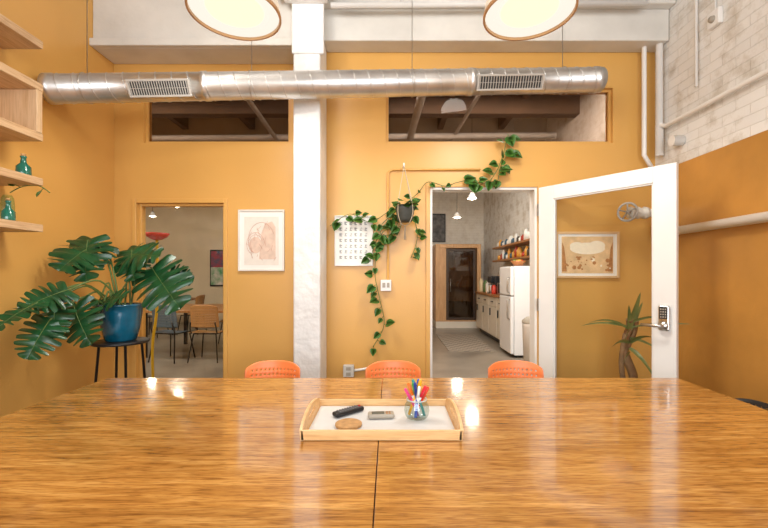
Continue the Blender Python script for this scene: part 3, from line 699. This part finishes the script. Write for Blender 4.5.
# ------------------------------------------------ kitchen
CABW=M('cabinet_cream',(232,226,212),rough=0.4,var=0.06)
x0,x1,y0,y1,z1=1.14,2.26,9.8,10.8,2.06
p=[boxes('shell',[(x0,x0+.10,y0,y1,0.16,z1),(x1-.10,x1,y0,y1,0.16,z1),(x0+.10,x1-.10,y0,y1,z1-.10,z1),(x0+.10,x1-.10,y0,y1,0.16,.2),(x0+.10,x1-.10,y1-.06,y1,.2,z1-.10)],BOOTHW,0.01),
   box('plinth',x0+.01,x1-.01,y0-.01,y1,0,.159,CABW),
   boxes('side_panel',[(x0+.10,x0+.26,y0+.01,y0+.05,.2,z1-.10)],BOOTHW),
   boxes('door_frame',[(x0+.26,x0+.32,y0-.02,y0+.03,.2,z1-.12),(x1-.20,x1-.14,y0-.02,y0+.03,.2,z1-.12),(x0+.32,x1-.20,y0-.02,y0+.03,z1-.18,z1-.12),(x0+.32,x1-.20,y0-.02,y0+.03,.2,.26)],M('booth_frame',(70,54,42),rough=.5),0.004),
   box('door_glass',x0+.32,x1-.20,y0,y0+.01,.26,z1-.18,glass_mat('smoked_glass',(206,200,192),k=.06)),
   boxes('bench',[(x0+.30,x1-.14,y1-.45,y1-.06,.2,.6)],M('booth_felt',(120,100,80),rough=0.9)),
   box('desk',x0+.5,x1-.12,y1-.5,y1-.06,1.0,1.04,BOOTHW),
   tube('handle',[(x0+.36,y0-.02,.9),(x0+.36,y0-.06,.9),(x0+.36,y0-.06,1.2),(x0+.36,y0-.02,1.2)],.01,CHROME,8)]
group('phone_booth',p,((x0+x1)/2,10.2,0))
cx0,cx1,cy0,cy1=2.02,2.58,7.0,9.3
p=[box('carcass',cx0+.03,cx1,cy0,cy1,.1,.88,CABW),box('toe_kick',cx0+.08,cx1,cy0+.02,cy1-.02,0,.1,DARK),box('countertop',cx0-.02,cx1,cy0-.02,cy1,.88,.92,BROWNW,.005)]
n=4; dw=(cy1-cy0)/n
p.append(boxes('doors',[(cx0+.012,cx0+.03,cy0+i*dw+.01,cy0+(i+1)*dw-.01,.12,.68) for i in range(n)]+[(cx0+.012,cx0+.03,cy0+i*dw+.01,cy0+(i+1)*dw-.01,.7,.86) for i in range(n)],CABW,.004))
p.append(boxes('handles',[(cx0-.01,cx0+.012,cy0+(i+.4)*dw,cy0+(i+.6)*dw,.77,.785) for i in range(n)]+[(cx0-.01,cx0+.012,cy0+(i+.75)*dw,cy0+(i+.78)*dw,.5,.64) for i in range(n)],DARK))
group('kitchen_counter',p,(2.3,8.1,0))
p=[box('body',2.14,2.5,8.1,8.42,.921,1.28,BLACKP,.02),box('head',2.06,2.2,8.14,8.38,1.14,1.27,BLACKP,.015),box('drip_tray',2.06,2.14,8.14,8.38,.921,.95,CHROME,.004),lathe('carafe',[(0,0),(.04,0),(.045,.06),(.03,.12),(.035,.14),(0,.14)],(2.10,8.26,.951),CHROME,20)]
group('coffee_maker',p,(2.3,8.26,.92))
p=[box('body',2.12,2.5,7.45,7.85,.921,1.15,CHROME,.015),box('window',2.11,2.12,7.5,7.76,.95,1.12,BLACKP,.003),box('handle',2.09,2.105,7.5,7.76,1.125,1.14,CHROME,.003)]
group('toaster_oven',p,(2.3,7.65,.92))
for i,(x,y,c,h) in enumerate(((2.15,7.15,(210,120,60),.2),(2.15,7.28,(240,238,230),.14),(2.15,8.7,(180,40,30),.22),(2.15,8.9,(90,120,70),.26),(2.15,7.02,(120,70,40),.16),(2.10,9.1,(220,200,160),.3),(2.1,8.0,(200,60,40),.18),(2.12,8.55,(235,230,220),.24))):
    lathe('kitchen_canister',[(0,0),(.045,0),(.05,.02),(.05,h*.8),(.03,h*.88),(.03,h),(0,h)],(x,y,.921),M('canister_%d'%i,c,rough=.4),20)
fx0,fx1,fy0,fy1=1.90,2.55,6.25,6.88
WF=M('fridge_white',(236,238,240),rough=.25,var=.03)
p=[box('cabinet',fx0+.06,fx1,fy0,fy1,.04,1.44,WF,.01),box('lower_door',fx0,fx0+.055,fy0,fy1,.06,.96,WF,.015),box('freezer_door',fx0,fx0+.055,fy0,fy1,.975,1.43,WF,.015),
   tube('handle_1',[(fx0,fy0+.06,.6),(fx0-.035,fy0+.06,.62),(fx0-.035,fy0+.06,.9),(fx0,fy0+.06,.92)],.01,CHROME,8),tube('handle_2',[(fx0,fy0+.06,1.02),(fx0-.035,fy0+.06,1.04),(fx0-.035,fy0+.06,1.24),(fx0,fy0+.06,1.26)],.01,CHROME,8),
   boxes('feet',[(fx0+.08,fx0+.12,fy0+.04,fy0+.08,0,.04),(fx0+.08,fx0+.12,fy1-.08,fy1-.04,0,.04),(fx1-.1,fx1-.06,fy0+.04,fy0+.08,0,.04),(fx1-.1,fx1-.06,fy1-.08,fy1-.04,0,.04)],DARK)]
group('refrigerator',p,(2.2,6.5,0))
p=[lathe('bowl',[(0,0),(.06,0),(.13,.09),(.125,.09),(.055,.01),(0,.01)],(2.1,6.5,1.441),M('bowl_wood',(170,110,60),rough=.5),24)]
for i,(dx,dy,c) in enumerate(((0,0,(230,150,40)),(.06,.02,(200,50,30)),(-.05,.03,(120,150,50)),(.0,-.06,(230,190,60)))):
    p.append(lathe('fruit_%d'%i,[(0,-.035),(.025,-.025),(.036,0),(.025,.025),(0,.032)],(2.1+dx,6.5+dy,1.52),M('fruit_%d'%i,c,rough=.4),14))
group('fruit_bowl',p,(2.1,6.5,1.441))
p=[lathe('can',[(0,0),(.13,0),(.15,.6),(.155,.62),(.15,.64),(0,.64)],(1.99,5.5,0),WHITE,32),lathe('lid',[(.156,.64),(.158,.67),(.1,.72),(0,.74)],(1.99,5.5,0),GREYP,32)]
group('trash_can',p,(1.99,5.5,0))
for z in (1.62,1.90): box('kitchen_shelf',2.30,2.598,6.3,8.9,z-.035,z,BROWNW,.003)
bm=bmesh.new()
SHM=[M('shelf_item_%d'%i,c,rough=.4) for i,c in enumerate(((230,228,222),(170,60,40),(60,90,110),(220,160,70),(70,60,50),(240,240,236)))]
for z in (1.62,1.90):
    y=6.4
    while y<8.8:
        h=random.uniform(.08,.22); r=random.uniform(.035,.06)
        addlathe(bm,[(0,0),(r,0),(r,h*.75),(r*.6,h*.85),(r*.6,h),(0,h)],(2.40,y,z+.001),14,random.randrange(6)); y+=r*2+random.uniform(.02,.07)
obj('shelf_jars',bm,SHM)
p=[box('frame',1.17,1.55,10.955,10.998,2.2,2.98,DARK,.004),box('print',1.2,1.52,10.95,10.956,2.24,2.94,M('poster_dark',(40,42,46),rough=.5,var=.6,scale=8,c2=(120,120,118)))]
group('framed_poster',p,(1.36,11,2.2))
m=bpy.data.materials.new('rug_check'); m.use_nodes=True; N=m.node_tree.nodes; L=m.node_tree.links; b=N['Principled BSDF']; b.inputs['Roughness'].default_value=.95
tc=N.new('ShaderNodeTexCoord'); ck=N.new('ShaderNodeTexChecker'); ck.inputs['Scale'].default_value=11; ck.inputs['Color1'].default_value=lin((166,154,138)); ck.inputs['Color2'].default_value=lin((122,112,102)); L.new(tc.outputs['Object'],ck.inputs['Vector']); L.new(ck.outputs['Color'],b.inputs['Base Color'])
box('rug',1.02,1.82,6.8,8.7,.001,.012,m)
def small_pendant(x,y,z,name='track_pendant',e=18):
    p=[lathe('socket',[(0,.10),(.02,.10),(.022,.05),(.0,.05)],(x,y,z),DARK,16),lathe('cone',[(.022,.09),(.05,.04),(.075,-.01),(.072,-.01),(.046,.04),(.02,.085)],(x,y,z),WHITE,24),
       lathe('bulb',[(0,-.035),(.025,-.025),(.035,0),(.025,.03),(0,.05)],(x,y,z),BULB,16),tube('cord',[(x,y,z+.1),(x,y,3.9)],.004,DARK,5)]
    group(name,p,(x,y,z))
    l=bpy.data.lights.new('bulb_light','POINT'); l.energy=e; l.shadow_soft_size=.09; l.color=(1,.90,.74)
    o=bpy.data.objects.new('bulb_light',l); o.location=(x,y,z-.09); COL.objects.link(o)
q=at(457,217,8.0); small_pendant(q.x,8.0,q.z,e=14); q=at(472,198,6.3); small_pendant(q.x,6.3,q.z,e=14)
q=at(177,206,7.2); small_pendant(q.x,7.2,q.z,e=16)
small_pendant(-5.2,8.8,2.6,e=10)

# ------------------------------------------------ office behind the window
def long_table(x0,x1,y0,y1,name='work_table'):
    p=[box('top',x0,x1,y0,y1,.71,.75,BROWNW,.004)]
    for i,(x,y) in enumerate(((x0+.05,y0+.05),(x1-.1,y0+.05),(x0+.05,y1-.1),(x1-.1,y1-.1))): p.append(box('leg_%d'%i,x,x+.05,y,y+.05,0,.71,DARK))
    group(name,p,((x0+x1)/2,(y0+y1)/2,0))
long_table(-3.9,-2.3,6.2,7.6); long_table(-6.2,-4.6,8.6,9.8)
BLUEC=M('chair_blue',(90,110,124),rough=.4); TANC=M('chair_tan',(190,140,86),rough=.4)
for (x,y,a,mm) in ((-2.75,5.95,math.pi,TANC),(-3.35,5.95,math.pi-.2,BLUEC),(-3.0,7.95,0,TANC),(-5.0,8.3,math.pi,BLUEC),(-4.2,8.9,-math.pi/2,TANC)):
    chair('side_chair',x,y,a,mm,top=.86,wid=.42)
q=at(157,236,4.5)
p=[lathe('dish',[(0,-.05),(.05,-.04),(.10,-.01),(.13,.03),(.125,.03),(.09,0),(0,-.03)],q,M('dish_red',(214,70,60),rough=.35),32),
   tube('pole',smooth([(q.x-.04,4.5,.02),(q.x-.05,4.5,.5),(q.x-.0,4.5,.95),(q.x,4.5,q.z-.04)],6),.015,M('pole_yellow',(236,200,50),rough=.4),10),lathe('base',[(0,0),(.13,0),(.13,.02),(0,.03)],(q.x-.04,4.5,0),DARK,28)]
group('floor_lamp',p,(q.x,4.5,0))
q=at(217,268,10.9)
p=[box('board',q.x-.22,q.x+.22,10.96,10.998,q.z-.5,q.z+.5,DARK,.004),box('picture_upper',q.x-.19,q.x+.19,10.955,10.96,q.z+.02,q.z+.46,M('poster_red',(190,60,70),rough=.5,c2=(40,90,120),scale=6)),box('picture_lower',q.x-.19,q.x+.19,10.955,10.96,q.z-.46,q.z+.02,M('poster_green',(50,150,90),rough=.5,c2=(230,220,210),scale=7))]
group('wall_poster',p,(q.x,11,q.z))
box('wall_office_divider',-1.0,-0.88,YB+.12,11.0,0,2.35,OCHRE)
boxes('bookcase',[(-6.9,-6.6,4,8,0,2.1)]+[(-6.6,-6.55,4+i,4.04+i,0,2.1) for i in range(5)],BROWNW)

# ------------------------------------------------ lights
def area(name,loc,size,sy,rotd,e,c=(1,1,1)):
    l=bpy.data.lights.new(name,'AREA'); l.shape='RECTANGLE'; l.size=size; l.size_y=sy; l.energy=e; l.color=c
    o=bpy.data.objects.new(name,l); o.location=loc; o.rotation_euler=[math.radians(v) for v in rotd]; COL.objects.link(o); return o
area('daylight_window_a',(-1.02,-2.58,2.0),1.7,2.1,(90,0,0),86,(0.93,0.96,1))  # added fill lamp behind the camera, set in the invented left window
area('daylight_window_b',(1.02,-2.58,2.0),1.7,2.1,(90,0,0),86,(0.93,0.96,1))  # matching added fill lamp, in the invented right window
area('office_skylight',(-4.0,4.3,3.5),3,.6,(35,0,0),140,(1,.92,.80))  # no skylight in this ceiling: added fill lamp, hidden above the partition openings
area('kitchen_skylight',(1.0,4.3,3.5),2.4,.6,(35,0,0),155,(1,.96,.90))  # added fill for the kitchen, kept out of view; the ceiling is closed
w=bpy.data.worlds.new('World'); S.world=w; w.use_nodes=True
w.node_tree.nodes['Background'].inputs[0].default_value=(0.8,0.9,1,1); w.node_tree.nodes['Background'].inputs[1].default_value=1.0
S.view_settings.view_transform='Standard'
# ------------------------------------------------ camera
cd=bpy.data.cameras.new('camera'); cd.sensor_width=36; cd.lens=F/768*36; cd.clip_start=0.02
cd.shift_x=-5/768; cd.shift_y=11/768
co=bpy.data.objects.new('camera',cd); co.location=(0,0,EYE); co.rotation_euler=(math.radians(90),0,0); COL.objects.link(co); S.camera=co
